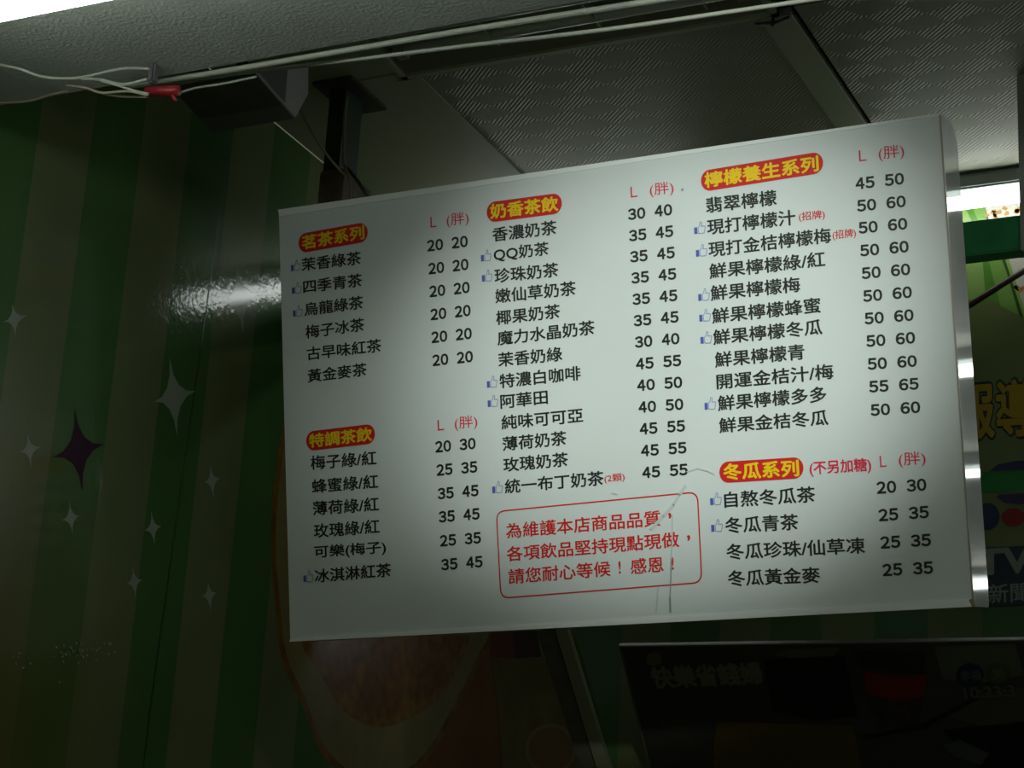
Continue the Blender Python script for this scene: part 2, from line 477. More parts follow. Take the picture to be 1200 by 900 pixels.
for k in range(10):                                   # segments of the slice
    a0, a1 = k * math.pi / 5 + .06, (k + 1) * math.pi / 5 - .03
    seg = [(OC[0] + .03 * math.cos((a0 + a1) / 2), OC[1] + .03 * math.sin((a0 + a1) / 2))]
    for t in range(7):
        a = a0 + (a1 - a0) * t / 6
        d = Vector((math.cos(a), math.sin(a))); best = .3
        for i in range(len(fl)):
            p, q = Vector(fl[i]) - Vector(OC), Vector(fl[(i + 1) % len(fl)]) - Vector(OC)
            den = d.x * (q.y - p.y) - d.y * (q.x - p.x)
            if abs(den) > 1e-9:
                s = (p.x * (q.y - p.y) - p.y * (q.x - p.x)) / den; u = (p.x * d.y - p.y * d.x) / den
                if s > 0 and 0 <= u <= 1: best = s
        rr = best * (.95 if 0 < t < 6 else .88)
        seg.append((OC[0] + d.x * rr, OC[1] + d.y * rr))
    poly('segment_print', PL, seg, M_flesh2, wall_left, 5)
px_poly('glass_print', PL, [(575, 772), (640, 772), (690, 905), (588, 905), (583, 830)], mat('print_juice', (0.17, 0.12, 0.02, 1), .2, noise=.3, scale=10), wall_left, 6)
px_poly('glass_print', PL, [(575, 738), (600, 738), (604, 771), (574, 771)], mat('print_fruit_red', (0.16, 0.035, 0.012, 1), .2), wall_left, 6)
px_poly('glass_print', PL, [(600, 738), (628, 738), (634, 770), (604, 771)], mat('print_plum', (0.05, 0.022, 0.02, 1), .2), wall_left, 6)
px_poly('glass_print', PL, ellipse((645, 878), 30, 30), mat('print_slice_ring', (0.24, 0.17, 0.06, 1), .2), wall_left, 7)
px_poly('glass_print', PL, ellipse((645, 878), 26, 26), mat('print_slice', (0.19, 0.10, 0.03, 1), .2), wall_left, 8)
# pale specks painted in as a lamp tube's broken reflection on the vinyl
M_glint = mat('painted_glint', (0.30, 0.33, 0.25, 1), .2)
bm = bmesh.new()
rd = random.Random(3)
for k in range(70):
    if k < 55: cx, cy = 95 + rd.gauss(0, 16), 764 + rd.gauss(0, 5) + (rd.random() < .3) * 14
    else: cx, cy = rd.choice([22, 70, 72]) + rd.gauss(0, 5), 764 + abs(rd.gauss(0, 12))
    c = PL.uv(cx, cy); r = rd.uniform(.0008, .0030) * (1 if k % 5 else 1.5)
    bm.faces.new([bm.verts.new(PL.pt(a, b, .002)) for a, b in ellipse(c, r, r * .7, 6)])
o = from_bm('painted_glint_specks', bm, M_glint, wall_left); o['kind'] = 'stuff'

# ---------------------------------------------------------------- prints on the back wall
def bp(name, pts, color, lift=2, rough=.3, noise=0, scale=10):
    return px_poly(name, PB, pts, mat('p_' + name, color, rough, noise=noise, scale=scale), wall_back, lift)
bp('leaf_print', [(1000, 180), (1145, 192), (1158, 262), (1180, 320), (1215, 440), (1000, 440)], (0.15, 0.29, 0.055, 1), 2)
bp('leaf_print', [(1100, 200), (1120, 200), (1148, 262), (1165, 330), (1195, 440), (1170, 440), (1150, 340)], (0.07, 0.20, 0.02, 1), 3)
bp('leaf_print', [(1100, 235), (1128, 235), (1150, 285), (1163, 440), (1100, 440)], (0.20, 0.32, 0.085, 1), 4)
bp('blossom_print', [(1140, 190), (1400, 150), (1400, 470), (1222, 455), (1200, 374), (1185, 322), (1172, 283), (1160, 262)], (0.46, 0.44, 0.38, 1), 5)
M_rust = mat('print_rust', (0.42, 0.20, 0.05, 1), .3)
rd = random.Random(8)
for (cx, cy, n) in ((1163, 253, 7), (1171, 246, 4), (1192, 250, 6), (1186, 288, 3), (1194, 340, 4), (1205, 300, 5)):
    for k in range(n):
        c = (cx + rd.gauss(0, 4), cy + rd.gauss(0, 3.5))
        px_poly('blossom_print', PB, [(c[0] + math.cos(t) * rd.uniform(1.5, 4), c[1] + math.sin(t) * rd.uniform(1.5, 3.5)) for t in [i * .9 for i in range(7)]], M_rust, wall_back, 6)
bp('leaf_edge_print', [(1170, 268), (1176, 283), (1200, 360), (1222, 440), (1219, 440), (1196, 360), (1172, 285)], (0.22, 0.36, 0.07, 1), 6)
bp('banner_print', [(1000, 352), (1160, 352), (1400, 440), (1400, 640), (1000, 640)], (0.12, 0.15, 0.055, 1), 7)
M_by = mat('banner_yellow', (0.30, 0.19, 0.01, 1), .3); M_bk = mat('banner_outline', (0.012, 0.018, 0.016, 1), .3)
text('lettering', '報導', PB, (1117, 484), (1217, 477), 74, M_bk, wall_back, .060, 8)
text('lettering', '報導', PB, (1120, 483.5), (1214, 477.5), 68, M_by, wall_back, .026, 9)
bp('band_print', [(1100, 556), (1400, 541), (1400, 566), (1100, 580)], (0.012, 0.16, 0.03, 1), 8)
bp('band_print', [(1160, 553), (1170, 545), (1190, 541), (1215, 540), (1215, 550)], (0.02, 0.025, 0.08, 1), 9)
bp('logo_print', ellipse((1158, 606), 14, 16), (0.012, 0.018, 0.06, 1), 9)
bp('logo_print', ellipse((1188, 607), 14, 11, rot=.0), (0.20, 0.008, 0.008, 1), 9)
bp('logo_print', [(1168, 583), (1178, 590), (1195, 592), (1215, 588), (1215, 578), (1172, 580)], (0.03, 0.02, 0.07, 1), 8.5)
bp('channel_sign_print', [(1100, 645), (1400, 630), (1400, 700), (1100, 714)], (0.010, 0.018, 0.035, 1), 8)
M_bl = mat('banner_pale', (0.20, 0.22, 0.20, 1), .3)
text('lettering', 'TVBS', PB, (1145, 660), (1262, 653), 32, M_bl, wall_back, .035, 10)
text('lettering', '新聞', PB, (1159, 697), (1206, 694), 23, M_bl, wall_back, .015, 10)

# ---------------------------------------------------------------- slanted poster below the board
th = math.radians(44)
pv = Vector((0, -math.sin(th), math.cos(th)))                 # up along the poster
ptl = at(725, 757, (0, 3.80, 0), (0, 1, 0))
pu = Vector((1, 0, -.030)).normalized(); PP = Plane(ptl, pu, (pv - pu * pv.dot(pu)))
poster = empty('poster_panel', ptl, 'dark framed poster leaning under the white menu board', 'poster')
PW, PH = 1.02, .345
def pbox(name, a0, b0, a1, b1, d0, d1, material):
    bm = bmesh.new(); add_box(bm, (a0, b0, d0), (a1, b1, d1))
    for v in bm.verts: v.co = PP.pt(v.co.x, v.co.y, v.co.z)
    return from_bm(name, bm, material, poster, loc=ptl)
pbox('backing', 0, -PH, PW, 0, -.010, -.0005, mat('poster_dark', (0.05, 0.05, 0.038, 1), .35, noise=.3, scale=5))
M_pf = mat('poster_frame', (0.10, 0.105, 0.07, 1), .5)
pbox('frame', 0, -.003, PW, 0, -.003, .0006, M_pf); pbox('frame', 0, -PH, .004, 0, -.003, .0006, M_pf)
pbox('frame', PW - .004, -PH, PW, 0, -.003, .0006, M_pf); pbox('frame', 0, -PH, PW, -PH + .004, -.003, .0006, M_pf)
pq = {}
def pp(name, pts, color, lift, **k):
    o = px_poly(name, PP, pts, mat('q_' + name, color, .35, **k), poster, lift)
    o.matrix_parent_inverse = Matrix.Translation(-ptl); return o
def ptext(s, l, r, h, c, off=.02, lift=9):
    o = text('lettering', s, PP, l, r, h, mat('q_letter', c, .4), poster, off, lift)
    o.matrix_parent_inverse = Matrix.Translation(-ptl); return o
PP.k = .0005
pp('photo_print', [(840, 845), (1000, 850), (1012, 905), (1008, 960), (838, 960), (836, 880)], (0.10, 0.075, 0.012, 1), 2)
pp('photo_print', [(895, 772), (990, 768), (1005, 838), (960, 845), (905, 832)], (0.006, 0.006, 0.005, 1), 3)
pp('photo_print', [(1000, 762), (1085, 764), (1083, 790), (1010, 782)], (0.02, 0.016, 0.012, 1), 3)
pp('photo_print', [(1012, 786), (1050, 792), (1086, 790), (1083, 816), (1050, 821), (1016, 812)], (0.16, 0.012, 0.012, 1), 4)
pp('photo_print', [(1014, 812), (1050, 821), (1083, 816), (1078, 848), (1030, 850)], (0.045, 0.035, 0.025, 1), 3, noise=.6, scale=60)
pp('photo_print', [(1095, 757), (1190, 754), (1200, 790), (1150, 800), (1105, 796)], (0.085, 0.09, 0.06, 1), 3)
pp('photo_print', [(1110, 840), (1150, 812), (1230, 800), (1230, 850), (1150, 850)], (0.065, 0.065, 0.045, 1), 3)
pp('photo_print', [(1105, 855), (1200, 845), (1260, 870), (1240, 960), (1150, 900)], (0.005, 0.005, 0.005, 1), 4)
pp('photo_print', [(1105, 872), (1125, 866), (1160, 882), (1150, 896), (1118, 886)], (0.07, 0.08, 0.07, 1), 5)
pp('photo_print', [(1010, 862), (1080, 848), (1145, 815), (1148, 818), (1085, 852), (1012, 866)], (0.008, 0.008, 0.006, 1), 5)
pp('photo_print', [(905, 766), (925, 760), (985, 758), (978, 768), (930, 771)], (0.09, 0.08, 0.05, 1), 4)
pp('badge_print', ellipse((1137, 790), 16, 14), (0.012, 0.018, 0.05, 1), 6)
pp('badge_print', ellipse((1170, 788), 14, 13), (0.055, 0.075, 0.02, 1), 6)
pp('badge_print', ellipse((767, 771), 9, 8), (0.13, 0.11, 0.02, 1), 6)
ptext('快樂省錢婦', (764, 793), (894, 787), 27, (0.15, 0.15, 0.10, 1), .045)
ptext('幸福', (1126, 791), (1150, 789), 12, (0.12, 0.13, 0.12, 1), .01)
ptext('美', (1163, 789), (1178, 788), 13, (0.12, 0.14, 0.08, 1), .01)
ptext('10:23:3', (1130, 811), (1190, 808), 14, (0.11, 0.11, 0.09, 1), .02)
for s in (.12, .80):                                           # brackets that hold the panel off the wall
    a = PP.pt(s, -.02, -.016); b = Vector((a.x, YB + .01, a.z))
    tube('bracket', [a, b], .006, M_dark, poster, off=ptl)

# ---------------------------------------------------------------- menu light box
TILT = 0.22493656583682256; BW, BH, BD = 1.2, 0.7668253680069357, 0.098
BO = Vector((-1.98120082, 3.23223093, CAMZ + 0.82690909))
PM = Plane(BO, (1, 0, 0), (0, -math.sin(TILT), math.cos(TILT)))      # front plane of the box
board = empty('menu_board', BO, 'white hanging light box menu listing drinks and prices in black and red', 'menu board')
MI = Matrix.Translation(-BO)
def bpart(o, parent=None):
    if parent is None: o.matrix_parent_inverse = MI
    return o
# shell: side outline (depth, height) with rounded rear corners, drawn out over the width
prof = [(0, 0), (0, BH)]
for k in range(7):
    a = math.pi / 2 * (1 - k / 6); prof.append((BD - .045 + .045 * math.cos(a), BH - .045 + .045 * math.sin(a)))
for k in range(5):
    a = -math.pi / 2 * k / 4; prof.append((BD - .010 + .010 * math.cos(a), .010 + .010 * math.sin(a)))
bm = bmesh.new()
sa = [bm.verts.new(PM.pt(0, b, -a)) for a, b in prof]; sb = [bm.verts.new(PM.pt(BW, b, -a)) for a, b in prof]
bm.faces.new(sa); bm.faces.new(sb[::-1])
for k in range(len(prof)): bm.faces.new((sa[k], sa[(k + 1) % len(prof)], sb[(k + 1) % len(prof)], sb[k]))
bpart(from_bm('shell', bm, M_white, board))
def strip(name, pts, d0, d1, material):
    bm = bmesh.new(); s = [bm.verts.new(PM.pt(a, b, d1)) for a, b in pts]; t = [bm.verts.new(PM.pt(a, b, d0)) for a, b in pts]
    bm.faces.new(s); bm.faces.new(t[::-1])
    n = len(pts)
    for k in range(n): bm.faces.new((s[k], s[(k + 1) % n], t[(k + 1) % n], t[k]))
    return bpart(from_bm(name, bm, material, board))
ftl, ftr, fbr, fbl = (PM.uv(*p) for p in ((328.3, 254), (1101, 136), (1139.5, 701.5), (341.5, 748.5)))
E_ = .0015
strip('top_rail', [(0, BH), ftl, ftr, (BW, BH)], 0, .003, M_frame)
strip('bottom_rail', [(0, 0), (BW, 0), fbr, fbl], 0, .004, M_frame)
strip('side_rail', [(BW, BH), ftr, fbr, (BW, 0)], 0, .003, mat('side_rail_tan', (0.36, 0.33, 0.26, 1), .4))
face = strip('face_panel', [ftl, fbl, fbr, ftr], 0, .001, M_face)
face['label'] = 'white acrylic face printed with the menu'
for x in (-1.62, -1.14):
    bpart(box('hanging_arm', (x, 3.13, CAMZ + 1.545), (x + .03, 3.602, CAMZ + 1.575), M_post, board, bevel=.002))
# an amber glue stain at the lower right corner
strip('glue_stain', [PM.uv(1136, 703), PM.uv(1140, 711.5), PM.uv(1144, 711), PM.uv(1141, 701)], .003, .0045, mat('glue', (0.28, 0.22, 0.12, 1), .4))
PM.k = .0010
def fpart(o):
    return o
CJ = .020
def line(s, l, r, h, material=M_black, off=CJ): return fpart(text('lettering', s, PM, l, r, h, material, face, off, 2.0))
def price(s, l, r, h=13.6):
    numbers(s, .037)
    return fpart(text('price', s, PM, l, r, h, M_black, face, -1, 2.0))
def size_head(l0, l1, p0, p1, h=12.5, hp=17):
    fpart(text('lettering', '\uff2c', PM, l0, l1, h, M_pink, face, .006, 2.0))
    fpart(text('lettering', '(胖)', PM, p0, p1, hp, M_pink, face, .0, 2.0))


def plaque(l, r, h, s, tl, tr, thh):
    a, b = Vector(PM.uv(*l)), Vector(PM.uv(*r)); mx, my = (l[0] + r[0]) / 2, (l[1] + r[1]) / 2
    hh = (PM.uv(mx, my - h / 2)[1] - PM.uv(mx, my + h / 2)[1]) / 2
    d = (b - a).normalized(); q = Vector((-d.y, d.x)); a2, b2 = a + d * hh * .9, b - d * hh * .9; out = []
    for k in range(13):
        t = -math.pi / 2 + math.pi * k / 12; out.append(tuple(b2 + d * math.cos(t) * hh * .9 + q * math.sin(t) * hh))
    for k in range(13):
        t = math.pi / 2 + math.pi * k / 12; out.append(tuple(a2 + d * math.cos(t) * hh * .9 + q * math.sin(t) * hh))
    fpart(poly('heading_plaque', PM, out, M_red, face, 2.0))
    fpart(text('lettering', s, PM, tl, tr, thh, M_yellow, face, .030, 3.0))


plaque((350.5, 286), (431.5, 271.5), 23, '茗茶系列', (354.5, 285), (428, 272), 17)
plaque((359.5, 517.5), (440, 508), 23, '特調茶飲', (363, 517), (437, 508.5), 17)
plaque((571, 249.5), (659, 238), 24, '奶香茶飲', (575, 248.5), (655, 238.5), 18)
plaque((822, 213), (965, 190), 25, '檸檬養生系列', (826, 212), (960, 191.5), 19)
plaque((843.5, 554), (942, 548), 25, '冬瓜系列', (848, 553.5), (937, 548.5), 20)
size_head((505, 260.8), (512, 259.8), (524, 259), (549.8, 256))
size_head((513.5, 498.6), (521, 497.6), (533.5, 497), (560, 494.5))
size_head((739.5, 225.5), (747.5, 224.5), (762, 223.5), (789.8, 220.5))
size_head((1007, 183), (1015.5, 182), (1030, 181), (1059.8, 177.5), 13, 18)
size_head((1031.5, 541), (1039, 540.4), (1053.5, 539.4), (1085, 537.5), 13, 18)
L1 = [('茉香綠茶', 353.8, 310.5, 423.8, 302), ('四季青茶', 355.8, 336.5, 425, 328), ('烏龍綠茶', 357, 363, 426.3, 354), ('梅子冰茶', 358.5, 389.5, 427.5, 380), ('古早味紅茶', 360, 415, 447.5, 404.5), ('黃金麥茶', 361, 441, 430.5, 432.5)]
for s, a, b, c, d in L1: line(s, (a, b), (c, d), 16)
L2 = [('梅子綠/紅', 364.5, 542.5, 441.8, 536.5), ('蜂蜜綠/紅', 366, 570, 443.8, 564), ('薄荷綠/紅', 367, 596, 444.7, 590.5), ('玫瑰綠/紅', 368.3, 622.4, 445.4, 616.6), ('可樂(梅子)', 368.7, 648, 453, 641.8), ('冰淇淋紅茶', 369.3, 675.3, 459, 667.5)]
for s, a, b, c, d in L2: line(s, (a, b), (c, d), 17 if '(' in s or '/' in s else 16.5)
L3 = [('香濃奶茶', 577.5, 275.5, 653, 266.3), ('QQ奶茶', 579, 299.3, 643.8, 291.3), ('珍珠奶茶', 580, 323.8, 655, 315.8), ('嫩仙草奶茶', 580.8, 347.5, 675.5, 337.5), ('椰果奶茶', 581.8, 373, 657, 364.3), ('魔力水晶奶茶', 583.3, 397, 697.5, 383.5), ('茉香奶綠', 584.3, 422, 659.5, 414.5), ('特濃白咖啡', 585.8, 447, 681, 437), ('阿華田', 586.8, 471, 642.5, 465), ('純味可可亞', 588, 495.5, 683.8, 486.3), ('薄荷奶茶', 589.3, 520.5, 664.5, 513), ('玫瑰奶茶', 590.3, 545, 666.3, 538), ('統一布丁奶茶', 592, 570.5, 708, 560)]
for s, a, b, c, d in L3: line(s, (a, b), (c, d), 17.3)
L4 = [('翡翠檸檬', 827.6, 241, 910.4, 231.4), ('現打檸檬汁', 829, 266.8, 932.6, 254.5), ('現打金桔檸檬梅', 830.5, 293, 974.2, 275.5), ('鮮果檸檬綠/紅', 831.5, 318.3, 967.4, 303.4), ('鮮果檸檬梅', 833, 344, 938, 333), ('鮮果檸檬蜂蜜', 834.7, 370.7, 962, 357.3), ('鮮果檸檬冬瓜', 836, 395.8, 964, 382.8), ('鮮果檸檬青', 838, 422, 943.4, 412), ('開運金桔汁/梅', 840, 447.7, 977, 435), ('鮮果檸檬多多', 841.4, 473, 969, 461.6), ('鮮果金桔冬瓜', 843, 499, 971, 489)]
for s, a, b, c, d in L4: line(s, (a, b), (c, d), 18.6)
L5 = [('自熬冬瓜茶', 849, 586, 955.8, 579), ('冬瓜青茶', 850, 615.9, 936, 611.5), ('冬瓜珍珠/仙草凍', 851.5, 647, 1014, 639), ('冬瓜黃金麥', 853.3, 678, 961.5, 673.5)]
for s, a, b, c, d in L5: line(s, (a, b), (c, d), 19.3)
line('(2顆)', (708.8, 562), (732.6, 559.5), 10.5, M_red, .01)
line('(招牌)', (936.5, 255), (967, 251.8), 12, M_red, .012)
line('(招牌)', (976, 276.5), (1003.4, 273.5), 12, M_red, .012)
line('(不另加糖)', (949, 549.8), (1021.3, 545.3), 18.5, M_pink, .022)
P1 = [(501, 288.5, 548.8, 282.7), (502.5, 315.3, 549.6, 309.6), (503.7, 342, 551, 336.6), (505, 369, 552.2, 363.6), (506, 395.7, 553.5, 390.5), (507.2, 422.7, 554.8, 417.6)]
for a, b, c, d in P1: price('20  20', (a, b), (c, d))
P2 = [('20  30', 510.5, 524, 558, 519.5), ('25  35', 512, 551.2, 560, 547), ('35  45', 513.4, 578.8, 561.4, 574.7), ('35  45', 514.7, 606, 562.7, 602), ('25  35', 516, 634, 564.3, 630), ('35  45', 517.5, 662, 566.2, 658)]
for s, a, b, c, d in P2: price(s, (a, b), (c, d))
P3 = [('30  40', 736.3, 251.8, 788.2, 245.5), ('35  45', 737.5, 276.8, 789.5, 270.8), ('35  45', 738.8, 301.5, 791.3, 295.8), ('35  45', 740.2, 326.3, 793, 320.8), ('35  45', 741.5, 351.3, 794.3, 346), ('35  45', 743, 376.3, 795.8, 371.2), ('30  40', 744.4, 401.4, 796.8, 396.6), ('45  55', 745.6, 426.9, 798.8, 422.3), ('40  50', 747, 452, 800, 447.8), ('40  50', 748.6, 477.6, 801.3, 473.5), ('45  55', 750, 503, 803.3, 498.9), ('45  55', 751.5, 528.6, 805, 524.5), ('45  55', 753, 554.2, 806.5, 550)]
for s, a, b, c, d in P3: price(s, (a, b), (c, d))
P4 = [('45  50', 1002.8, 215.8, 1059.8, 209.2), ('50  60', 1004.6, 241.8, 1061.8, 235.8), ('50  60', 1006.4, 267.6, 1063.6, 262), ('50  60', 1008.2, 294.2, 1065.3, 288.8), ('50  60', 1010, 320.8, 1067, 315.4), ('50  60', 1011.7, 347.5, 1069, 342.2), ('50  60', 1013.4, 373.8, 1071, 369), ('50  60', 1015.4, 400.2, 1072.8, 395.6), ('50  60', 1017, 427, 1074.8, 422.9), ('55  65', 1018.7, 453.6, 1077, 449.6), ('50  60', 1020.5, 481, 1078.8, 477)]
for s, a, b, c, d in P4: price(s, (a, b), (c, d), 14)
P5 = [('20  30', 1027.6, 571.8, 1086, 567.8), ('25  35', 1029.8, 604, 1088.8, 599.9), ('25  35', 1032, 636, 1091.3, 632.6), ('25  35', 1034.4, 668.2, 1093.8, 665)]
for s, a, b, c, d in P5: price(s, (a, b), (c, d), 14.6)
# notice in a red rounded frame
c4 = [Vector(PM.uv(*p)) for p in ((582.3, 599.5), (817.8, 576.6), (823, 682.6), (587.6, 701))]
ring = []
for i in range(4):
    p, a, b = c4[i], c4[i - 1], c4[(i + 1) % 4]; da, db = (a - p).normalized() * .016, (b - p).normalized() * .016
    for k in range(7):
        t = k / 6; ring.append(tuple((p + da) * (1 - t) ** 2 + 2 * p * t * (1 - t) + (p + db) * t * t))
fpart(stroke('notice_frame', PM, ring, .0022, M_red, face, 2.0, True))
line('為維護本店商品品質', (593.3, 622.5), (774.5, 607), 18.3, M_red, .016)
line('各項飲品堅持現點現做', (594.3, 649.5), (796.3, 632), 18.3, M_red, .016)
line('請您耐心等候', (596.3, 676), (716, 666), 18.3, M_red, .016)
line('!', (725.5, 665), (728, 664.8), 15, M_red, .02)
line('感恩', (739.5, 664), (778, 661), 18.3, M_red, .016)
line('!', (787.5, 660.5), (790, 660.3), 15, M_red, .02)
for p in ((785.5, 604.5), (807.5, 630.5)):
    line(',', (p[0] - 1.9, p[1]), (p[0] + 1.9, p[1]), 7, M_red, .03)
# thumbs-up marks beside the recommended drinks
cuff = bpy.data.meshes.new('cuff'); hand = bpy.data.meshes.new('hand')
UX, VX = PM.u, PM.v
def mk(me, polys):
    vv, ff = [], []
    for pg in polys:
        b0 = len(vv); vv += [UX * a + VX * b for a, b in pg]; ff.append(tuple(range(b0, b0 + len(pg))))
    me.from_pydata(vv, [], ff); me.update()
mk(cuff, [[(-.5, -.42), (-.22, -.42), (-.22, .12), (-.5, .12)]]); cuff.materials.append(M_blue)
hp = [(-.14, -.36), (-.14, .08), (.0, .2), (.06, .5), (.16, .5), (.2, .36), (.15, .14), (.46, .14), (.5, .02), (.44, -.08), (.46, -.2), (.40, -.28), (.38, -.42), (.0, -.42)]
qs = []
for i in range(len(hp)):
    a, b = Vector(hp[i]), Vector(hp[(i + 1) % len(hp)]); t = (b - a).normalized(); q = Vector((-t.y, t.x)) * .03
    qs.append([tuple(a - q), tuple(b - q), tuple(b + q), tuple(a + q)])
mk(hand, qs); hand.materials.append(M_bluel)
TH = [(347.2, 312.5), (348.3, 339), (349.6, 365.8), (362, 676.5), (570.2, 300.8), (571.4, 324.5), (577.3, 448.8), (578.2, 471.3), (583.6, 572.3), (820.5, 268.5), (822.6, 295), (825.4, 346.8), (826.6, 371), (828, 397), (832.8, 474.3), (839.4, 586), (840.6, 617.3)]
for x, y in TH:
    u, v = PM.uv(x, y); s = .0195
    t = bpy.data.objects.new('thumb_mark', cuff); COL.objects.link(t)
    t.parent = face
    t.location = PM.pt(u, v + .001, .002); t.scale = (s, s, s * 1.05)
    h_ = bpy.data.objects.new('thumb_outline', hand); COL.objects.link(h_)
    h_.parent = face
    h_.location = t.location; h_.scale = t.scale
# dirt on the face
def smear(pts, wd, material): fpart(stroke('smear', PM, [PM.uv(*p) for p in pts], wd, material, face, 3.2))
smear([(789, 604), (788.5, 640), (787, 668)], .0022, M_smudge)
smear([(787.5, 655), (787, 680), (786, 700)], .0016, M_smudge2)
smear([(786, 700), (786.5, 717)], .0030, M_smudge2)
smear([(772, 688), (771, 705), (769.5, 718)], .0024, M_smudge)
smear([(804, 570), (797, 580), (790, 592), (778, 605), (764, 620)], .0050, M_smudge)
smear([(806, 553), (818, 549), (830, 552), (838, 556)], .0022, M_smudge)
smear([(718, 578), (724, 579)], .0022, M_smudge)
fpart(poly('smear', PM, ellipse(PM.uv(800.5, 222.5), .0022, .0022, 8), M_smudge2, face, 3.2))

# ---------------------------------------------------------------- fluorescent lights
def light(x0, x1, y, z, r, ztop, label, group=None):
    t = empty('fluorescent_light', ((x0 + x1) / 2, y, ztop), label, 'light', group)
    o = ((x0 + x1) / 2, y, ztop)
    bm = bmesh.new(); add_box(bm, (x0, y - .020, z + r + .008), (x1, y + .020, ztop), .004)
    from_bm('batten', bm, M_batten, t, loc=o)
    tube('lamp_tube', [(x0 + .03, y, z), (x1 - .03, y, z)], r, M_tube, t, 16, off=o)
    for a, b in ((x0, x0 + .03), (x1 - .03, x1)):
        bm = bmesh.new(); add_box(bm, (a, y - .02, z - r), (b, y + .02, z + r + .01), .003)
        from_bm('lamp_holder', bm, M_batten, t, loc=o)
    return t
light(-1.98, -.82, 2.068, CAMZ + 1.424, .0165, ZS, 'bright white fluorescent tube under the plastered soffit at the upper left')
light(-.60, .56, 2.068, CAMZ + 1.424, .0165, ZS, 'unseen fluorescent tube added under the soffit as fill, nearer the menu')  # added out of view to brighten the board's side and the ceiling
light(.66, 1.82, 2.068, CAMZ + 1.424, .0165, ZS, 'unseen fluorescent tube added under the soffit as fill, farthest from the green side wall')  # second added fill tube, also out of view
light(-2.12, -1.53, 3.985, CAMZ + 1.845, .0135, ZC, 'lit fluorescent tube mirrored in the glossy green side wall', group='ceiling tubes along the back wall')
light(-1.17, -.04, 3.985, CAMZ + 1.845, .0135, ZC, 'lit fluorescent tube just right of the menu board at the back ceiling', group='ceiling tubes along the back wall')
for y, x, wd in ((4.95, -.60, 'second from the top'), (5.76, -.45, 'third from the top'), (6.94, -.25, 'lowest')):
    light(x, x + 1.5, y, ZC - .050, .0105 if y == 5.76 else .015, ZC, 'lit fluorescent tube seen as the streak in the board side, ' + wd, group='ceiling tubes of the rear room')

# recessed unlit lamp above the board
tx0, tx1, ty0, ty1 = -1.845, -1.108, 2.935, 3.232
trof = empty('recessed_light', ((tx0 + tx1) / 2, (ty0 + ty1) / 2, ZC), 'unlit recessed ceiling lamp above the menu board beside the soffit', 'ceiling light')
to = ((tx0 + tx1) / 2, (ty0 + ty1) / 2, ZC)
M_tr = mat('lamp_rim', (0.50, 0.52, 0.38, 1), .4); M_ti = mat('lamp_pan', (0.45, 0.48, 0.36, 1), .3, noise=.3, scale=20)
for lo, hi in (((tx0, ty0, ZC - .006), (tx1, ty0 + .012, ZC + .03)), ((tx0, ty1 - .012, ZC - .006), (tx1, ty1, ZC + .03)), ((tx0, ty0, ZC - .006), (tx0 + .012, ty1, ZC + .03)), ((tx1 - .012, ty0, ZC - .006), (tx1, ty1, ZC + .03))):
    box('rim', lo, hi, M_tr, trof, off=to)
box('pan', (tx0 + .012, ty0 + .012, ZC + .022), (tx1 - .012, ty1 - .012, ZC + .028), M_ti, trof, off=to)
bm = bmesh.new()
for v in ((tx0 + .012, ty1 - .012), (tx1 - .012, ty1 - .012)): pass
f = [(tx0 + .012, ty1 - .012, ZC + .0), (tx1 - .012, ty1 - .012, ZC), (tx1 - .012, ty1 - .06, ZC + .022), (tx0 + .012, ty1 - .06, ZC + .022)]
bm.faces.new([bm.verts.new(p) for p in f]); from_bm('reflector', bm, mat('reflector', (0.28, 0.28, 0.20, 1), .35), trof, loc=to)
M_off = mat('unlit_tube', (0.8, 0.84, 0.76, 1), .25)
for yy in (3.00, 3.075, 3.145):
    tube('lamp_tube', [(tx0 + .05, yy, ZC + .006), (tx1 - .04, yy, ZC + .006)], .0115, M_off, trof, 12, off=to)
    for xx in (tx0 + .03, tx1 - .05):
        box('lamp_holder', (xx, yy - .016, ZC - .006), (xx + .02, yy + .016, ZC + .022), M_ti, trof, off=to)
for xx in (-1.62, -1.42, -1.22):
    box('louvre', (xx, ty0 + .012, ZC - .004), (xx + .004, ty1 - .06, ZC + .02), M_tr, trof, off=to)

# ---------------------------------------------------------------- hanging frame: green beam, left post, right post
beam = tag(box('steel_beam', (XL, 3.60, CAMZ + 1.563), (-.755, 3.64, CAMZ + 1.630), M_beam, bevel=.003), 'dark green horizontal steel beam behind the menu board', 'beam')
bm = bmesh.new(); add_box(bm, (-.776, 3.585, CAMZ + 1.555), (-.752, 3.60, ZC), .002); add_box(bm, (-.776, 3.60, CAMZ + 1.632), (-.752, 3.625, ZC), .002)
tag(from_bm('white_post', bm, M_conduit), 'slim white post hanging from the ceiling at the end of the green beam', 'post')
PPOST = (0, 3.22, 0)
a = at(386, 112, PPOST, (0, 1, 0)); b = at(404, 112, PPOST, (0, 1, 0))
post = empty('hanging_post', (a.x, 3.25, ZC), 'dark green hanging post above the upper left corner of the menu board', 'post')
po = (a.x, 3.25, ZC)
zb = at(395, 218, PPOST, (0, 1, 0)).z
box('pole', (a.x, 3.22, CAMZ + 1.48), (b.x, 3.29, ZC - .006), M_post, post, bevel=.002, off=po)
box('flange', (a.x - .022, 3.19, ZC - .008), (b.x + .030, 3.33, ZC), M_dark, post, bevel=.001, off=po)
g0 = at(384, 208, PPOST, (0, 1, 0)); g1 = at(408, 250, PPOST, (0, 1, 0))
box('clamp_block', (g0.x, 3.19, g1.z - .02), (g1.x, 3.30, g0.z), M_wood, post, bevel=.003, off=po)
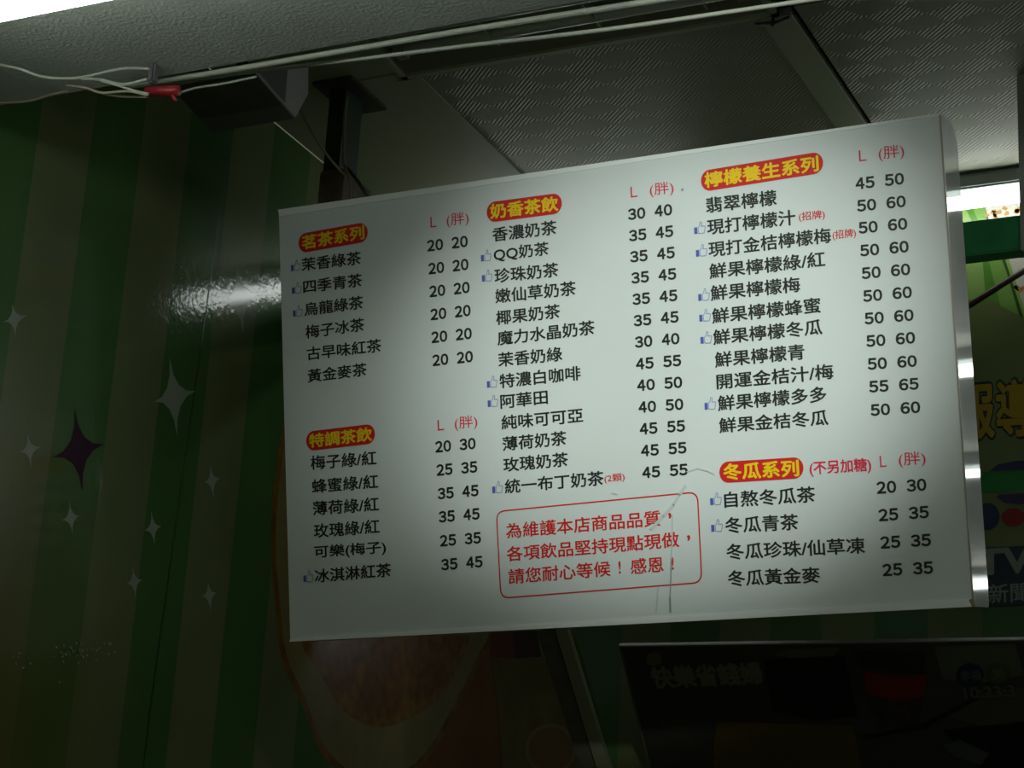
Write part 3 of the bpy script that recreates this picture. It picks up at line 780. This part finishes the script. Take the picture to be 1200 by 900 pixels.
tube('strap', [at(406, 196, (0, 3.2, 0), (0, 1, 0)), at(420, 213, (0, 3.2, 0), (0, 1, 0)), at(436, 240, (0, 3.2, 0), (0, 1, 0))], .0035, M_dark, post, off=po)
def cable(pts, yy, r, material, label, name='cable', group=None):
    return tag(tube(name, [at(x, y, (0, q, 0), (0, 1, 0)) for (x, y), q in zip(pts, yy if isinstance(yy, (list, tuple)) else [yy] * len(pts))], r, material, None, 8, True), label, 'cable', group)
cable([(407, 113), (404, 135), (403, 165), (403, 190), (409, 208), (411, 232), (411, 250)], 3.185, .0028, M_cable2, 'beige cable running down the front of the dark hanging post')
cable([(349, 122), (360, 145), (375, 170), (388, 188), (398, 199), (404, 205)], [3.03, 3.05, 3.09, 3.13, 3.17, 3.185], .0024, M_cable2, 'thin cable sagging from the dark wall speaker to the hanging post')

# brown rod in front of the right part of the back wall
ra = at(1080, 393, (0, 4.02, 0), (0, 1, 0)); rb = at(1290, 261, (0, 4.02, 0), (0, 1, 0))
tag(tube('brown_rod', [ra, rb], .0062, M_brown, seg=10), 'thin brown rod slanting across the back wall beside the menu board', 'rod')

# ---------------------------------------------------------------- wall speaker: end outline in the wall's direction, drawn out towards the wall
SX = -1.86
PE = Plane((SX, 0, 0), (0, 1, 0), (0, 0, 1))
spk_pts = [PE.uv(*p) for p in ((300, 84), (331, 122.5), (345, 138), (360, 110), (360, 79))]
spk_pts[0] = PE.uv(299, 86)
org = Vector((SX, spk_pts[2][0], spk_pts[2][1]))
spk = empty('wall_speaker', org, 'dark grey angular speaker box with a pale end under the soffit edge', 'speaker')
XE = at(235, 139, (0, spk_pts[1][0], 0), (0, 1, 0)).x
def spk_face(name, idx, material, x1=SX, x0=XE, shrink=0):
    bm = bmesh.new(); p = [spk_pts[i] for i in idx]
    vv = [bm.verts.new((x1, *p[0])), bm.verts.new((x1, *p[1])), bm.verts.new((x0, *p[1])), bm.verts.new((x0, *p[0]))]
    bm.faces.new(vv)
    o = from_bm(name, bm, material, spk, loc=org)
    md = o.modifiers.new('thick', 'SOLIDIFY'); md.thickness = .004; md.offset = 0
    return o
spk_face('grille', (0, 1), M_dark); spk_face('lower_panel', (1, 2), M_mid)
spk_face('back_panel', (2, 3), M_mid); spk_face('back_panel', (3, 4), M_mid); spk_face('top_panel', (4, 0), M_dark)
for x, mm, nm in ((SX, M_pale, 'end_cap'), (XE, M_dark, 'end_cap')):
    bm = bmesh.new(); q = [bm.verts.new((x, *p)) for p in spk_pts]; bm.faces.new(q)
    o = from_bm(nm, bm, mm, spk, loc=org); md = o.modifiers.new('thick', 'SOLIDIFY'); md.thickness = .004; md.offset = 0
    if x == SX: o['label'] = 'pale grey end cap'
yb = (spk_pts[1][0] + spk_pts[3][0]) / 2; zb_ = (spk_pts[1][1] + spk_pts[3][1]) / 2
xm = (XE + SX) / 2; ym = (spk_pts[0][0] + spk_pts[4][0]) / 2
tube('hanger', [(xm, ym, (spk_pts[0][1] + spk_pts[4][1]) / 2 - .004), (xm, ym, ZC + .002)], .010, M_dark, spk, off=org)
# dark shield on the near half of the pale end
bm = bmesh.new(); q = [PE.uv(*p) for p in ((302, 86), (335, 82), (332, 121))]
bm.faces.new([bm.verts.new((SX + .0035, *p)) for p in q]); o = from_bm('end_shield', bm, M_mid, spk, loc=org)

# ---------------------------------------------------------------- cables along the soffit edge
G = 'cables strung along the soffit edge'
cable([(150, 100), (200, 93), (270, 82), (400, 60), (560, 33), (770, 0), (900, -20)], 2.445, .0043, M_cable, 'thick pale cable along the soffit edge, upper of the two over the lamp', group=G)
cable([(150, 102), (210, 95), (280, 86), (360, 76), (430, 68), (560, 52), (706, 35), (860, 13), (1000, -8)], 2.475, .0030, M_cable, 'pale cable crossing the recessed lamp, lower of the two', group=G)
cable([(-20, 73), (20, 80), (45, 89), (70, 92), (95, 91), (125, 84), (150, 80), (175, 81)], [2.27, 2.28, 2.30, 2.325, 2.345, 2.36, 2.375, 2.385], .0024, M_cable, 'pale cable sagging in from the left edge to the dark clip', group=G)
cable([(95, 92), (120, 94), (145, 99), (172, 93)], 2.345, .0024, M_cable, 'short pale cable dipping just left of the dark clip', group=G)
cable([(78, 100), (100, 103), (120, 109), (150, 107), (173, 112)], 2.345, .0020, M_cable2, 'thin beige cable entering the red tape from below', group=G)
cable([(118, 95), (140, 101), (160, 107), (174, 110)], 2.345, .0018, M_cable, 'thin pale cable entering the red tape from above', group=G)
cable([(-20, 121), (30, 119), (60, 111), (80, 107)], 2.42, .0020, M_cable2, 'faint brown cable at the far left below the soffit', group=G)
cable([(60, 98), (90, 101), (130, 112), (172, 114)], 2.47, .0016, M_cable2, 'thin beige cable, lowest of those left of the red tape', group=G)
cable([(208, 110), (230, 103), (262, 98), (300, 90)], 2.47, .0018, M_cable, 'thin pale cable leaving the red tape towards the speaker', group=G)
tp = [at(x, y, (0, 2.40, 0), (0, 1, 0)) for x, y in ((172, 108), (209, 106))]
tape = tag(tube('red_tape_wrap', [tp[0], tp[0] + (tp[1] - tp[0]) * .5, tp[1]], .0080, M_tape, seg=12), 'red tape wrapped round the cable bundle under the soffit edge', 'tape')
t2 = [at(x, y, (0, 2.395, 0), (0, 1, 0)) for x, y in ((202, 112), (206, 118))]
tube('tape_tail', t2, .003, M_tape, tape)
c0 = at(178, 90, (0, 2.39, 0), (0, 1, 0))
clip = tag(box('cable_clip', (c0.x - .006, 2.385, c0.z - .010), (c0.x + .006, 2.400, ZS), M_mid, bevel=.003), 'small dark clip holding cables above the red tape', 'clip')
